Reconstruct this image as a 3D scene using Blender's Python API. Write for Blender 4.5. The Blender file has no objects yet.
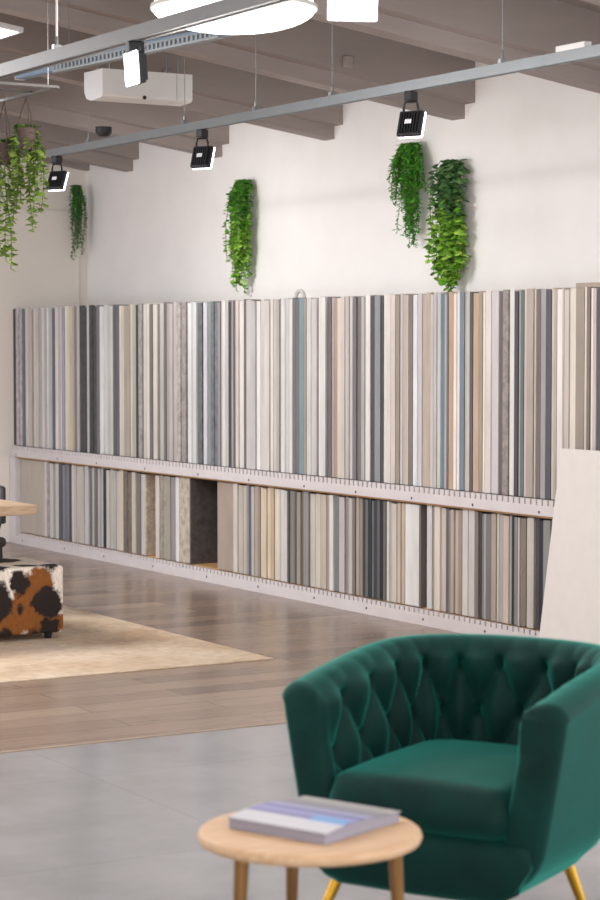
import bpy, bmesh, math, random
from mathutils import Vector, Matrix
PI = math.pi
S = bpy.context.scene
COL = S.collection
UPPER = [(15.964, 0.0449, (60, 54, 52), ''),
 (15.913, 0.0576, (171, 161, 165), 'm'),
 (15.848, 0.0576, (167, 157, 161), 'm'),
 (15.782, 0.0431, (98, 100, 100), ''),
 (15.733, 0.06, (190, 186, 180), ''),
 (15.653, 0.06, (184, 168, 162), ''),
 (15.565, 0.0431, (204, 196, 190), ''),
 (15.516, 0.0519, (186, 176, 166), ''),
 (15.457, 0.0502, (170, 164, 160), ''),
 (15.4, 0.051, (200, 192, 188), ''),
 (15.342, 0.0422, (172, 160, 158), ''),
 (15.294, 0.0334, (205, 198, 190), ''),
 (15.256, 0.0502, (168, 174, 176), ''),
 (15.199, 0.0361, (102, 96, 94), ''),
 (15.158, 0.0546, (206, 200, 196), ''),
 (15.096, 0.0405, (180, 168, 166), ''),
 (15.05, 0.0246, (204, 198, 196), ''),
 (15.022, 0.0405, (150, 150, 158), ''),
 (14.976, 0.0405, (212, 204, 190), ''),
 (14.93, 0.0484, (206, 192, 158), ''),
 (14.875, 0.0484, (191, 178, 146), ''),
 (14.82, 0.0317, (170, 156, 142), ''),
 (14.784, 0.0317, (122, 112, 114), ''),
 (14.748, 0.0396, (176, 168, 160), ''),
 (14.703, 0.0585, (65, 65, 69), 'm'),
 (14.636, 0.0585, (64, 64, 68), 'm'),
 (14.57, 0.0387, (172, 172, 168), ''),
 (14.526, 0.0576, (61, 62, 65), 'm'),
 (14.46, 0.0576, (65, 66, 69), 'm'),
 (14.395, 0.0458, (112, 106, 106), ''),
 (14.343, 0.06, (206, 204, 200), ''),
 (14.274, 0.0598, (194, 194, 190), ''),
 (14.206, 0.0519, (178, 174, 168), ''),
 (14.147, 0.0299, (192, 188, 184), ''),
 (14.113, 0.0405, (91, 93, 97), ''),
 (14.067, 0.0405, (96, 98, 102), ''),
 (14.021, 0.029, (204, 194, 180), ''),
 (13.988, 0.0431, (196, 182, 168), ''),
 (13.939, 0.0436, (161, 150, 133), ''),
 (13.889, 0.0436, (161, 150, 133), ''),
 (13.84, 0.0282, (196, 186, 168), ''),
 (13.808, 0.0572, (170, 162, 150), ''),
 (13.743, 0.0282, (62, 60, 58), ''),
 (13.711, 0.0563, (150, 142, 138), 'm'),
 (13.647, 0.0282, (120, 108, 98), ''),
 (13.615, 0.0418, (195, 185, 175), ''),
 (13.567, 0.0418, (205, 195, 184), ''),
 (13.52, 0.0414, (112, 104, 98), ''),
 (13.473, 0.06, (200, 190, 178), ''),
 (13.395, 0.0273, (118, 108, 98), ''),
 (13.364, 0.0537, (174, 168, 162), ''),
 (13.303, 0.0273, (108, 100, 96), ''),
 (13.272, 0.0466, (150, 142, 138), ''),
 (13.219, 0.0497, (174, 162, 158), ''),
 (13.162, 0.0497, (176, 164, 161), ''),
 (13.106, 0.0528, (164, 156, 148), 'm'),
 (13.046, 0.06, (146, 136, 132), 'm'),
 (12.957, 0.0519, (204, 202, 198), ''),
 (12.898, 0.0317, (168, 170, 170), ''),
 (12.862, 0.0449, (192, 192, 192), ''),
 (12.811, 0.06, (98, 100, 102), 'm'),
 (12.724, 0.0502, (186, 186, 188), ''),
 (12.667, 0.0493, (128, 132, 128), ''),
 (12.611, 0.0436, (101, 107, 109), 'm'),
 (12.562, 0.0436, (105, 111, 113), 'm'),
 (12.512, 0.0308, (140, 138, 138), ''),
 (12.477, 0.0238, (168, 156, 152), ''),
 (12.45, 0.0431, (206, 196, 188), ''),
 (12.401, 0.0361, (172, 172, 168), ''),
 (12.36, 0.0361, (66, 64, 62), ''),
 (12.319, 0.0238, (150, 144, 140), ''),
 (12.292, 0.0246, (104, 94, 90), ''),
 (12.264, 0.0352, (196, 186, 176), ''),
 (12.224, 0.0537, (208, 200, 194), ''),
 (12.163, 0.029, (108, 96, 92), ''),
 (12.13, 0.0581, (186, 180, 178), ''),
 (12.064, 0.0581, (182, 176, 174), ''),
 (11.998, 0.0462, (217, 209, 202), ''),
 (11.945, 0.0462, (192, 185, 179), ''),
 (11.893, 0.06, (200, 190, 180), ''),
 (11.816, 0.0334, (208, 200, 194), ''),
 (11.778, 0.0343, (190, 180, 170), ''),
 (11.739, 0.0334, (172, 164, 158), ''),
 (11.701, 0.0158, (126, 116, 110), ''),
 (11.683, 0.0471, (204, 199, 195), ''),
 (11.63, 0.0471, (189, 185, 181), ''),
 (11.576, 0.0326, (206, 206, 196), ''),
 (11.539, 0.0326, (112, 104, 106), ''),
 (11.502, 0.0431, (104, 106, 114), ''),
 (11.453, 0.0537, (118, 140, 142), ''),
 (11.392, 0.0273, (150, 142, 134), ''),
 (11.361, 0.0475, (196, 190, 186), ''),
 (11.307, 0.06, (186, 182, 178), ''),
 (11.223, 0.0202, (214, 210, 204), ''),
 (11.2, 0.06, (202, 198, 192), ''),
 (11.111, 0.0361, (104, 96, 96), ''),
 (11.07, 0.0308, (158, 146, 140), ''),
 (11.035, 0.0299, (164, 138, 120), ''),
 (11.001, 0.0405, (204, 186, 168), ''),
 (10.955, 0.0405, (190, 178, 168), ''),
 (10.909, 0.0396, (180, 172, 164), ''),
 (10.864, 0.0405, (188, 176, 170), ''),
 (10.818, 0.0396, (112, 108, 112), ''),
 (10.773, 0.044, (112, 106, 102), ''),
 (10.723, 0.0343, (166, 160, 154), ''),
 (10.684, 0.0484, (208, 204, 198), ''),
 (10.629, 0.0387, (70, 72, 72), ''),
 (10.585, 0.06, (134, 134, 138), ''),
 (10.504, 0.0141, (80, 78, 76), ''),
 (10.488, 0.0378, (204, 196, 186), ''),
 (10.445, 0.0378, (206, 196, 190), ''),
 (10.402, 0.0422, (200, 186, 174), ''),
 (10.354, 0.037, (146, 134, 122), ''),
 (10.312, 0.0229, (186, 178, 172), ''),
 (10.286, 0.0273, (174, 166, 156), ''),
 (10.255, 0.037, (182, 170, 154), 'g'),
 (10.213, 0.0361, (124, 112, 104), ''),
 (10.172, 0.0414, (208, 210, 210), ''),
 (10.125, 0.0405, (188, 184, 186), ''),
 (10.079, 0.04, (180, 163, 144), 'g'),
 (10.034, 0.04, (179, 162, 143), 'g'),
 (9.988, 0.0264, (196, 180, 168), ''),
 (9.958, 0.0264, (178, 174, 176), ''),
 (9.928, 0.0299, (190, 188, 180), ''),
 (9.894, 0.0396, (98, 122, 136), ''),
 (9.849, 0.0167, (168, 168, 168), ''),
 (9.83, 0.0176, (116, 104, 98), ''),
 (9.81, 0.0431, (186, 152, 126), 'g'),
 (9.761, 0.0255, (224, 208, 190), ''),
 (9.732, 0.0211, (206, 204, 208), ''),
 (9.708, 0.0378, (112, 126, 138), ''),
 (9.665, 0.0255, (170, 164, 154), ''),
 (9.636, 0.0255, (186, 178, 168), ''),
 (9.607, 0.0246, (92, 86, 82), ''),
 (9.579, 0.0502, (188, 158, 132), 'g'),
 (9.522, 0.0326, (160, 140, 120), 'g'),
 (9.485, 0.0167, (220, 208, 194), ''),
 (9.466, 0.0493, (210, 198, 190), ''),
 (9.41, 0.06, (196, 188, 188), ''),
 (9.337, 0.0326, (102, 90, 86), ''),
 (9.3, 0.0475, (142, 130, 126), 'm'),
 (9.246, 0.0396, (208, 202, 196), ''),
 (9.201, 0.0308, (76, 72, 76), ''),
 (9.166, 0.0158, (150, 150, 150), ''),
 (9.148, 0.0273, (96, 106, 108), ''),
 (9.117, 0.0194, (190, 176, 162), ''),
 (9.095, 0.06, (166, 150, 138), ''),
 (9.02, 0.0114, (190, 176, 164), ''),
 (9.007, 0.0308, (110, 98, 94), ''),
 (8.972, 0.0414, (152, 146, 146), ''),
 (8.925, 0.0378, (80, 82, 90), ''),
 (8.882, 0.0185, (188, 176, 158), ''),
 (8.861, 0.022, (172, 160, 144), ''),
 (8.836, 0.0449, (216, 206, 200), ''),
 (8.785, 0.015, (176, 160, 148), ''),
 (8.768, 0.037, (192, 178, 166), ''),
 (8.726, 0.051, (208, 196, 182), ''),
 (8.668, 0.069, (150, 134, 120), ''),
 (8.595, 0.015, (206, 190, 174), ''),
 (8.578, 0.0211, (122, 106, 94), ''),
 (8.554, 0.0211, (222, 208, 194), ''),
 (8.53, 0.0255, (186, 172, 168), ''),
 (8.501, 0.079, (84, 84, 86), ''),
 (8.418, 0.0422, (170, 160, 150), '')]
LOWER = [(15.834, 0.47, (176, 162, 148), ''),
 (15.36, 0.0422, (206, 194, 188), ''),
 (15.312, 0.0422, (160, 150, 146), 'm'),
 (15.264, 0.06, (190, 184, 178), ''),
 (15.179, 0.0246, (160, 154, 148), ''),
 (15.151, 0.0502, (190, 188, 180), ''),
 (15.094, 0.06, (84, 82, 86), ''),
 (15.02, 0.0488, (120, 120, 130), ''),
 (14.965, 0.0488, (117, 117, 127), ''),
 (14.909, 0.0484, (76, 72, 74), ''),
 (14.854, 0.04, (198, 188, 178), ''),
 (14.808, 0.04, (184, 174, 165), ''),
 (14.763, 0.06, (185, 173, 163), ''),
 (14.691, 0.06, (181, 170, 160), ''),
 (14.619, 0.06, (184, 182, 178), ''),
 (14.54, 0.0466, (104, 104, 108), ''),
 (14.487, 0.0387, (176, 168, 160), ''),
 (14.443, 0.0458, (112, 102, 98), ''),
 (14.391, 0.0418, (165, 163, 159), ''),
 (14.343, 0.0418, (175, 173, 169), ''),
 (14.296, 0.0458, (46, 44, 46), ''),
 (14.244, 0.0528, (186, 180, 174), ''),
 (14.184, 0.044, (178, 170, 160), ''),
 (14.134, 0.0519, (175, 168, 158), ''),
 (14.075, 0.0519, (185, 177, 167), ''),
 (14.016, 0.06, (198, 182, 162), ''),
 (13.941, 0.0541, (112, 101, 90), 'm'),
 (13.88, 0.0541, (113, 101, 90), 'm'),
 (13.818, 0.06, (190, 178, 164), ''),
 (13.745, 0.06, (118, 108, 100), ''),
 (13.672, 0.0563, (188, 180, 174), ''),
 (13.608, 0.018, (188, 166, 144), 'm'),
 (13.435, 0.0554, (196, 184, 172), ''),
 (13.372, 0.0475, (147, 137, 122), 'm'),
 (13.318, 0.0475, (155, 145, 128), 'm'),
 (13.264, 0.0537, (156, 146, 134), ''),
 (13.203, 0.0598, (140, 132, 130), ''),
 (13.135, 0.0528, (208, 202, 204), ''),
 (13.075, 0.152, (178, 164, 142), 'm'),
 (12.919, 0.018, (84, 76, 74), 'm'),
 (12.531, 0.225, (160, 140, 124), ''),
 (12.302, 0.0537, (198, 186, 172), ''),
 (12.241, 0.0537, (179, 168, 155), ''),
 (12.18, 0.0537, (182, 170, 157), ''),
 (12.119, 0.029, (136, 130, 138), ''),
 (12.086, 0.029, (100, 98, 110), ''),
 (12.053, 0.0352, (176, 168, 154), ''),
 (12.013, 0.0343, (170, 152, 134), ''),
 (11.974, 0.029, (150, 128, 112), ''),
 (11.941, 0.029, (200, 180, 156), ''),
 (11.908, 0.0453, (202, 180, 149), 'g'),
 (11.857, 0.0453, (210, 187, 155), 'g'),
 (11.805, 0.0396, (180, 156, 124), 'g'),
 (11.76, 0.06, (208, 194, 170), ''),
 (11.69, 0.0444, (196, 188, 184), ''),
 (11.639, 0.0444, (192, 184, 180), ''),
 (11.589, 0.022, (84, 76, 68), ''),
 (11.564, 0.0546, (124, 118, 110), ''),
 (11.502, 0.022, (86, 78, 70), ''),
 (11.477, 0.0431, (150, 138, 126), ''),
 (11.428, 0.0326, (112, 98, 86), ''),
 (11.391, 0.0581, (136, 130, 128), ''),
 (11.325, 0.059, (186, 176, 160), ''),
 (11.258, 0.06, (194, 182, 168), ''),
 (11.187, 0.06, (182, 166, 146), ''),
 (11.116, 0.0308, (160, 146, 130), ''),
 (11.081, 0.0414, (206, 202, 198), ''),
 (11.034, 0.051, (112, 116, 116), ''),
 (10.976, 0.06, (180, 172, 170), ''),
 (10.896, 0.0308, (136, 126, 122), ''),
 (10.861, 0.0396, (178, 168, 166), ''),
 (10.816, 0.0246, (120, 108, 100), ''),
 (10.788, 0.0343, (164, 150, 138), ''),
 (10.749, 0.0352, (142, 126, 114), ''),
 (10.709, 0.0238, (64, 58, 58), ''),
 (10.682, 0.0299, (92, 98, 100), ''),
 (10.648, 0.029, (44, 46, 50), ''),
 (10.615, 0.0194, (96, 104, 108), ''),
 (10.593, 0.0378, (52, 56, 60), ''),
 (10.55, 0.029, (84, 90, 92), ''),
 (10.517, 0.0238, (40, 40, 42), ''),
 (10.49, 0.0238, (96, 98, 96), ''),
 (10.463, 0.0238, (92, 84, 76), ''),
 (10.436, 0.0238, (200, 192, 182), ''),
 (10.409, 0.0185, (170, 164, 160), ''),
 (10.388, 0.0466, (190, 178, 164), ''),
 (10.335, 0.0326, (190, 170, 152), ''),
 (10.298, 0.0141, (150, 140, 120), ''),
 (10.282, 0.0273, (184, 164, 136), ''),
 (10.251, 0.141, (206, 202, 198), ''),
 (10.106, 0.018, (108, 98, 92), ''),
 (10.029, 0.0484, (196, 192, 190), ''),
 (9.974, 0.0273, (140, 132, 128), ''),
 (9.943, 0.0519, (210, 194, 176), ''),
 (9.884, 0.044, (186, 172, 160), ''),
 (9.834, 0.0255, (92, 88, 92), ''),
 (9.805, 0.0176, (130, 118, 108), ''),
 (9.785, 0.0299, (168, 154, 140), ''),
 (9.751, 0.0299, (182, 160, 142), ''),
 (9.717, 0.0343, (150, 132, 116), ''),
 (9.678, 0.051, (198, 190, 184), ''),
 (9.62, 0.0581, (190, 180, 174), ''),
 (9.554, 0.0334, (124, 112, 106), ''),
 (9.516, 0.0167, (72, 62, 58), ''),
 (9.497, 0.0246, (118, 118, 114), ''),
 (9.469, 0.0167, (160, 154, 150), ''),
 (9.45, 0.0484, (112, 104, 102), ''),
 (9.395, 0.0405, (164, 148, 130), ''),
 (9.349, 0.0167, (190, 178, 158), ''),
 (9.33, 0.0361, (164, 156, 154), ''),
 (9.289, 0.0475, (190, 168, 150), ''),
 (9.235, 0.0158, (150, 146, 144), ''),
 (9.217, 0.0282, (44, 44, 54), ''),
 (9.185, 0.0273, (124, 124, 124), ''),
 (9.154, 0.0123, (186, 176, 164), ''),
 (9.14, 0.0466, (124, 110, 98), ''),
 (9.087, 0.015, (190, 184, 176), ''),
 (9.07, 0.0546, (184, 174, 164), ''),
 (9.008, 0.0308, (70, 62, 68), ''),
 (8.973, 0.0299, (48, 46, 54), ''),
 (8.939, 0.06, (134, 136, 132), ''),
 (8.862, 0.0449, (170, 160, 150), ''),
 (8.811, 0.0449, (120, 112, 104), '')]

# ------------------------------------------------------------------ helpers
def lin(c):
    out = []
    for v in c[:3]:
        v = v / 255.0
        out.append(v / 12.92 if v <= 0.04045 else ((v + 0.055) / 1.055) ** 2.4)
    return out

def tag(o, label=None, cat=None, group=None, kind=None):
    if label: o['label'] = label
    if cat: o['category'] = cat
    if group: o['group'] = group
    if kind: o['kind'] = kind
    return o

def empty(name, loc=(0, 0, 0), rz=0.0):
    o = bpy.data.objects.new(name, None)
    o.empty_display_size = 0.1
    o.location = loc
    o.rotation_euler = (0, 0, rz)
    COL.objects.link(o)
    return o

def obj(name, bm, mat, parent=None, loc=None, smooth=None, rot=None):
    me = bpy.data.meshes.new(name)
    bmesh.ops.recalc_face_normals(bm, faces=bm.faces[:])
    if smooth is not None:
        for f in bm.faces: f.smooth = True
        for e in bm.edges:
            if len(e.link_faces) == 2 and e.calc_face_angle(0) > smooth: e.smooth = False
    bm.to_mesh(me); bm.free()
    for m in (mat if isinstance(mat, (list, tuple)) else [mat]): me.materials.append(m)
    o = bpy.data.objects.new(name, me)
    COL.objects.link(o)
    if parent is not None: o.parent = parent
    if loc is not None: o.location = loc
    if rot is not None: o.rotation_euler = rot
    return o

def box(bm, x0, x1, y0, y1, z0, z1, bevel=0.0, seg=2, M=None):
    r = bmesh.ops.create_cube(bm, size=1.0)
    vs = r['verts']
    for v in vs:
        v.co = Vector((x0 + (v.co.x + .5) * (x1 - x0), y0 + (v.co.y + .5) * (y1 - y0), z0 + (v.co.z + .5) * (z1 - z0)))
    if M is not None:
        for v in vs: v.co = M @ v.co
    if bevel > 0:
        es = list({e for v in vs for e in v.link_edges})
        bmesh.ops.bevel(bm, geom=es, offset=bevel, segments=seg, profile=0.5, affect='EDGES')
    return bm

def tube(bm, pts, r, n=8, cap=True):
    """swept round tube through pts; r number or list"""
    pts = [Vector(p) for p in pts]
    rings = []
    up = Vector((0, 0, 1))
    prev = None
    for i, p in enumerate(pts):
        t = (pts[min(i + 1, len(pts) - 1)] - pts[max(i - 1, 0)]).normalized()
        if prev is None:
            a = up if abs(t.z) < 0.9 else Vector((1, 0, 0))
            u = t.cross(a).normalized()
        else:
            u = (prev - t * prev.dot(t)).normalized()
        prev = u
        w = t.cross(u)
        rr = r[i] if isinstance(r, (list, tuple)) else r
        rings.append([bm.verts.new(p + (u * math.cos(2 * PI * k / n) + w * math.sin(2 * PI * k / n)) * rr) for k in range(n)])
    for a, b in zip(rings[:-1], rings[1:]):
        for k in range(n):
            bm.faces.new((a[k], a[(k + 1) % n], b[(k + 1) % n], b[k]))
    if cap:
        bm.faces.new(rings[0][::-1]); bm.faces.new(rings[-1])
    return bm

def lathe(bm, prof, n=48, c=(0, 0, 0)):
    rings = []
    for (r, z) in prof:
        if r < 1e-6:
            rings.append([bm.verts.new((c[0], c[1], c[2] + z))])
        else:
            rings.append([bm.verts.new((c[0] + r * math.cos(2 * PI * k / n), c[1] + r * math.sin(2 * PI * k / n), c[2] + z)) for k in range(n)])
    for a, b in zip(rings[:-1], rings[1:]):
        for k in range(n):
            k2 = (k + 1) % n
            if len(a) == 1 and len(b) == 1: continue
            if len(a) == 1: bm.faces.new((a[0], b[k2], b[k]))
            elif len(b) == 1: bm.faces.new((a[k], a[k2], b[0]))
            else: bm.faces.new((a[k], a[k2], b[k2], b[k]))
    return bm

def prism(bm, poly, axis_pts):
    """poly: list of offsets (Vector) swept from axis_pts[0] to axis_pts[1]"""
    A = [bm.verts.new(Vector(axis_pts[0]) + Vector(p)) for p in poly]
    B = [bm.verts.new(Vector(axis_pts[1]) + Vector(p)) for p in poly]
    n = len(poly)
    for k in range(n):
        bm.faces.new((A[k], A[(k + 1) % n], B[(k + 1) % n], B[k]))
    bm.faces.new(A[::-1]); bm.faces.new(B)
    return bm

# ------------------------------------------------------------------ materials
def mat(name, rgb=(200, 200, 200), rough=0.6, metal=0.0, spec=0.5, **kw):
    m = bpy.data.materials.new(name); m.use_nodes = True
    nt = m.node_tree
    b = nt.nodes['Principled BSDF']
    c = lin(rgb)
    b.inputs['Base Color'].default_value = (*c, 1)
    b.inputs['Roughness'].default_value = rough
    b.inputs['Metallic'].default_value = metal
    b.inputs['Specular IOR Level'].default_value = spec
    for k, v in kw.items():
        b.inputs[k.replace('_', ' ')].default_value = v
    return m

class N:
    """tiny node-graph helper"""
    def __init__(self, m):
        self.nt = m.node_tree; self.b = self.nt.nodes['Principled BSDF']
    def new(self, t, **props):
        n = self.nt.nodes.new(t)
        for k, v in props.items(): setattr(n, k, v)
        return n
    def link(self, a, b): self.nt.links.new(a, b)
    def coords(self, kind='Object', scale=(1, 1, 1), rot=(0, 0, 0), loc=(0, 0, 0)):
        tc = self.new('ShaderNodeTexCoord'); mp = self.new('ShaderNodeMapping')
        mp.inputs['Scale'].default_value = scale; mp.inputs['Rotation'].default_value = rot; mp.inputs['Location'].default_value = loc
        self.link(tc.outputs[kind], mp.inputs['Vector'])
        return mp.outputs['Vector']
    def noise(self, vec, scale, detail=3, rough=0.5):
        n = self.new('ShaderNodeTexNoise')
        n.inputs['Scale'].default_value = scale; n.inputs['Detail'].default_value = detail; n.inputs['Roughness'].default_value = rough
        self.link(vec, n.inputs['Vector'])
        return n.outputs['Fac']
    def ramp(self, fac, stops):
        r = self.new('ShaderNodeValToRGB')
        e = r.color_ramp.elements
        while len(e) < len(stops): e.new(0.5)
        for el, (p, c) in zip(e, stops):
            el.position = p; el.color = (*c, 1)
        self.link(fac, r.inputs['Fac'])
        return r.outputs['Color']
    def mix(self, a, b, fac, mode='MIX'):
        n = self.new('ShaderNodeMix', data_type='RGBA', blend_type=mode)
        for s, v in ((6, a), (7, b), (0, fac)):
            if hasattr(v, 'is_linked'): self.link(v, n.inputs[s])
            elif s == 0: n.inputs[0].default_value = v
            else: n.inputs[s].default_value = (*v, 1)
        return n.outputs[2]
    def math(self, op, a, b=None):
        n = self.new('ShaderNodeMath', operation=op)
        for i, v in enumerate((a, b)):
            if v is None: continue
            if hasattr(v, 'is_linked'): self.link(v, n.inputs[i])
            else: n.inputs[i].default_value = v
        return n.outputs[0]
    def bump(self, h, strength=0.2, dist=0.01):
        n = self.new('ShaderNodeBump'); n.inputs['Strength'].default_value = strength; n.inputs['Distance'].default_value = dist
        self.link(h, n.inputs['Height']); self.link(n.outputs['Normal'], self.b.inputs['Normal'])
    def base(self, c): self.link(c, self.b.inputs['Base Color'])

def g(v): return (v, v, v)

def varied(name, rgb, rough, amt=0.12, scale=(3, 3, 3), nscale=4.0, **kw):
    m = mat(name, rgb, rough, **kw); n = N(m)
    f = n.noise(n.coords('Object', scale), nscale, 4)
    c = lin(rgb)
    n.base(n.ramp(f, [(0.25, [v * (1 - amt) for v in c]), (0.75, [min(1, v * (1 + amt)) for v in c])]))
    return m

M_wall = varied('white_plaster', (241, 236, 231), 0.85, 0.025, nscale=1.2, spec=0.2)
n = N(M_wall); n.bump(n.noise(n.coords('Object', (1, 1, 1)), 60, 4), 0.08, 0.004)
M_cream = varied('cream_plaster', (230, 222, 212), 0.85, 0.03, nscale=1.0, spec=0.2)
M_ceil = varied('taupe_ceiling_paint', (138, 127, 122), 0.75, 0.06, scale=(.6, 4, 4), nscale=2.0, spec=0.2)
M_beam = varied('taupe_beam_paint', (154, 143, 138), 0.7, 0.07, scale=(.5, 5, 5), nscale=2.5, spec=0.25)
M_rack = varied('white_lacquer', (208, 200, 199), 0.5, 0.04, nscale=3)
M_ply = varied('plywood', (196, 152, 102), 0.6, 0.15, scale=(4, 1, 8), nscale=3)
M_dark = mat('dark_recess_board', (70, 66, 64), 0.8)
M_screw = mat('steel_screw', (90, 88, 86), 0.4, 0.8)
M_alu = varied('grey_aluminium', (128, 132, 134), 0.38, 0.05, nscale=2, metal=0.35)
M_alud = varied('blue_grey_steel', (112, 130, 148), 0.4, 0.06, nscale=2, metal=0.3)
M_black = mat('black_powder_coat', (24, 24, 27), 0.5)
M_white = varied('white_plastic', (226, 223, 220), 0.45, 0.02)
M_steel = mat('bright_steel_wire', (150, 150, 150), 0.35, 0.8)
M_brass = varied('brushed_brass', (214, 164, 60), 0.25, 0.08, metal=1.0)
M_bronze = varied('aged_brass', (134, 98, 58), 0.32, 0.2, scale=(30, 30, 2), metal=0.8)
M_label = mat('pale_sticker', (220, 220, 220), 0.6)
M_leather = varied('dark_leather', (48, 42, 44), 0.35, 0.15)

def emit(name, rgb, strength):
    m = mat(name, rgb, 0.4)
    b = m.node_tree.nodes['Principled BSDF']
    b.inputs['Emission Color'].default_value = (*lin(rgb), 1)
    b.inputs['Emission Strength'].default_value = strength
    return m
M_lamp = emit('opal_glass_lit', (255, 250, 246), 3.5)
M_flood = emit('led_diffuser_lit', (244, 240, 255), 6.0)
M_panel = emit('skylight_lit', (228, 236, 255), 2.0)

# sample boards read their own colour from the object
def board_mat(name, kind):
    m = mat(name, rough=0.55, spec=0.35); n = N(m)
    oi = n.new('ShaderNodeObjectInfo')
    vec = n.coords('Object')
    add = n.new('ShaderNodeVectorMath', operation='ADD')
    comb = n.new('ShaderNodeCombineXYZ')
    n.link(n.math('MULTIPLY', oi.outputs['Random'], 40.0), comb.inputs[0]); n.link(n.math('MULTIPLY', oi.outputs['Random'], 17.0), comb.inputs[2])
    n.link(vec, add.inputs[0]); n.link(comb.outputs[0], add.inputs[1])
    mp = n.new('ShaderNodeMapping'); n.link(add.outputs[0], mp.inputs['Vector'])
    if kind == 'm':
        mp.inputs['Scale'].default_value = (1, 1, 1); f = n.noise(mp.outputs[0], 22, 5, 0.7); lo, hi = 0.62, 1.35
    elif kind == 'g':
        mp.inputs['Scale'].default_value = (6, 6, 0.5); f = n.noise(mp.outputs[0], 6, 4, 0.6); lo, hi = 0.82, 1.15
    else:
        mp.inputs['Scale'].default_value = (2, 2, 0.6); f = n.noise(mp.outputs[0], 4, 4, 0.6); lo, hi = 0.88, 1.1
    fac = n.ramp(f, [(0.3, g(lo)), (0.7, g(hi))])
    n.base(n.mix(oi.outputs['Color'], fac, 1.0, 'MULTIPLY'))
    return m
M_board = {'': board_mat('sample_plain', ''), 'm': board_mat('sample_mottled', 'm'), 'g': board_mat('sample_grained', 'g')}

# oak-toned plank floor
M_wood = mat('plank_floor', rough=0.24, spec=0.5); n = N(M_wood)
vec = n.coords('Object')
br = n.new('ShaderNodeTexBrick')
br.offset = 0.37; br.inputs['Scale'].default_value = 1.0
br.inputs['Brick Width'].default_value = 1.5; br.inputs['Row Height'].default_value = 0.19
br.inputs['Mortar Size'].default_value = 0.0018; br.inputs['Mortar Smooth'].default_value = 0.1; br.inputs['Bias'].default_value = 0.0
br.inputs['Color1'].default_value = (0, 0, 0, 1); br.inputs['Color2'].default_value = (1, 1, 1, 1); br.inputs['Mortar'].default_value = (0.5, 0.5, 0.5, 1)
n.link(vec, br.inputs['Vector'])
plank = n.ramp(br.outputs['Color'], [(0.0, lin((122, 102, 88))), (0.35, lin((150, 128, 112))), (0.7, lin((136, 115, 100))), (1.0, lin((163, 141, 123)))])
gv = n.coords('Object', (1.2, 14, 1))
gr = n.ramp(n.noise(gv, 3.0, 6, 0.65), [(0.3, g(0.80)), (0.7, g(1.12))])
c = n.mix(plank, gr, 1.0, 'MULTIPLY')
c = n.mix(c, lin((70, 58, 50)), br.outputs['Fac'])
n.base(c)

# large grey porcelain tiles
M_grey = mat('grey_porcelain', rough=0.17, spec=0.4); n = N(M_grey)
vec = n.coords('Object', loc=(0.25, 0.1, 0))
br = n.new('ShaderNodeTexBrick'); br.offset = 0.0
br.inputs['Scale'].default_value = 1.0; br.inputs['Brick Width'].default_value = 1.2; br.inputs['Row Height'].default_value = 1.2
br.inputs['Mortar Size'].default_value = 0.0025
for k, v in (('Color1', (143, 141, 142)), ('Color2', (149, 146, 146)), ('Mortar', (130, 128, 128))):
    br.inputs[k].default_value = (*lin(v), 1)
n.link(vec, br.inputs['Vector'])
f = n.ramp(n.noise(n.coords('Object'), 2.2, 6, 0.65), [(0.3, g(0.84)), (0.7, g(1.10))])
n.base(n.mix(br.outputs['Color'], f, 1.0, 'MULTIPLY'))

# worn beige rug
M_rug = mat('worn_beige_rug', rough=0.95, spec=0.1); n = N(M_rug)
v1 = n.coords('Object', (1, 1, 1))
a = n.ramp(n.noise(v1, 1.6, 5, 0.6), [(0.3, lin((178, 152, 126))), (0.5, lin((198, 177, 154))), (0.7, lin((208, 192, 176)))])
b = n.ramp(n.noise(v1, 14, 5, 0.75), [(0.35, g(0.82)), (0.6, g(1.04))])
s = n.ramp(n.noise(v1, 5, 6, 0.7), [(0.63, g(0.0)), (0.72, g(0.55))])
c = n.mix(n.mix(a, b, 1.0, 'MULTIPLY'), lin((150, 142, 134)), s)
n.base(c); n.bump(n.noise(v1, 90, 3), 0.4, 0.004)

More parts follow.
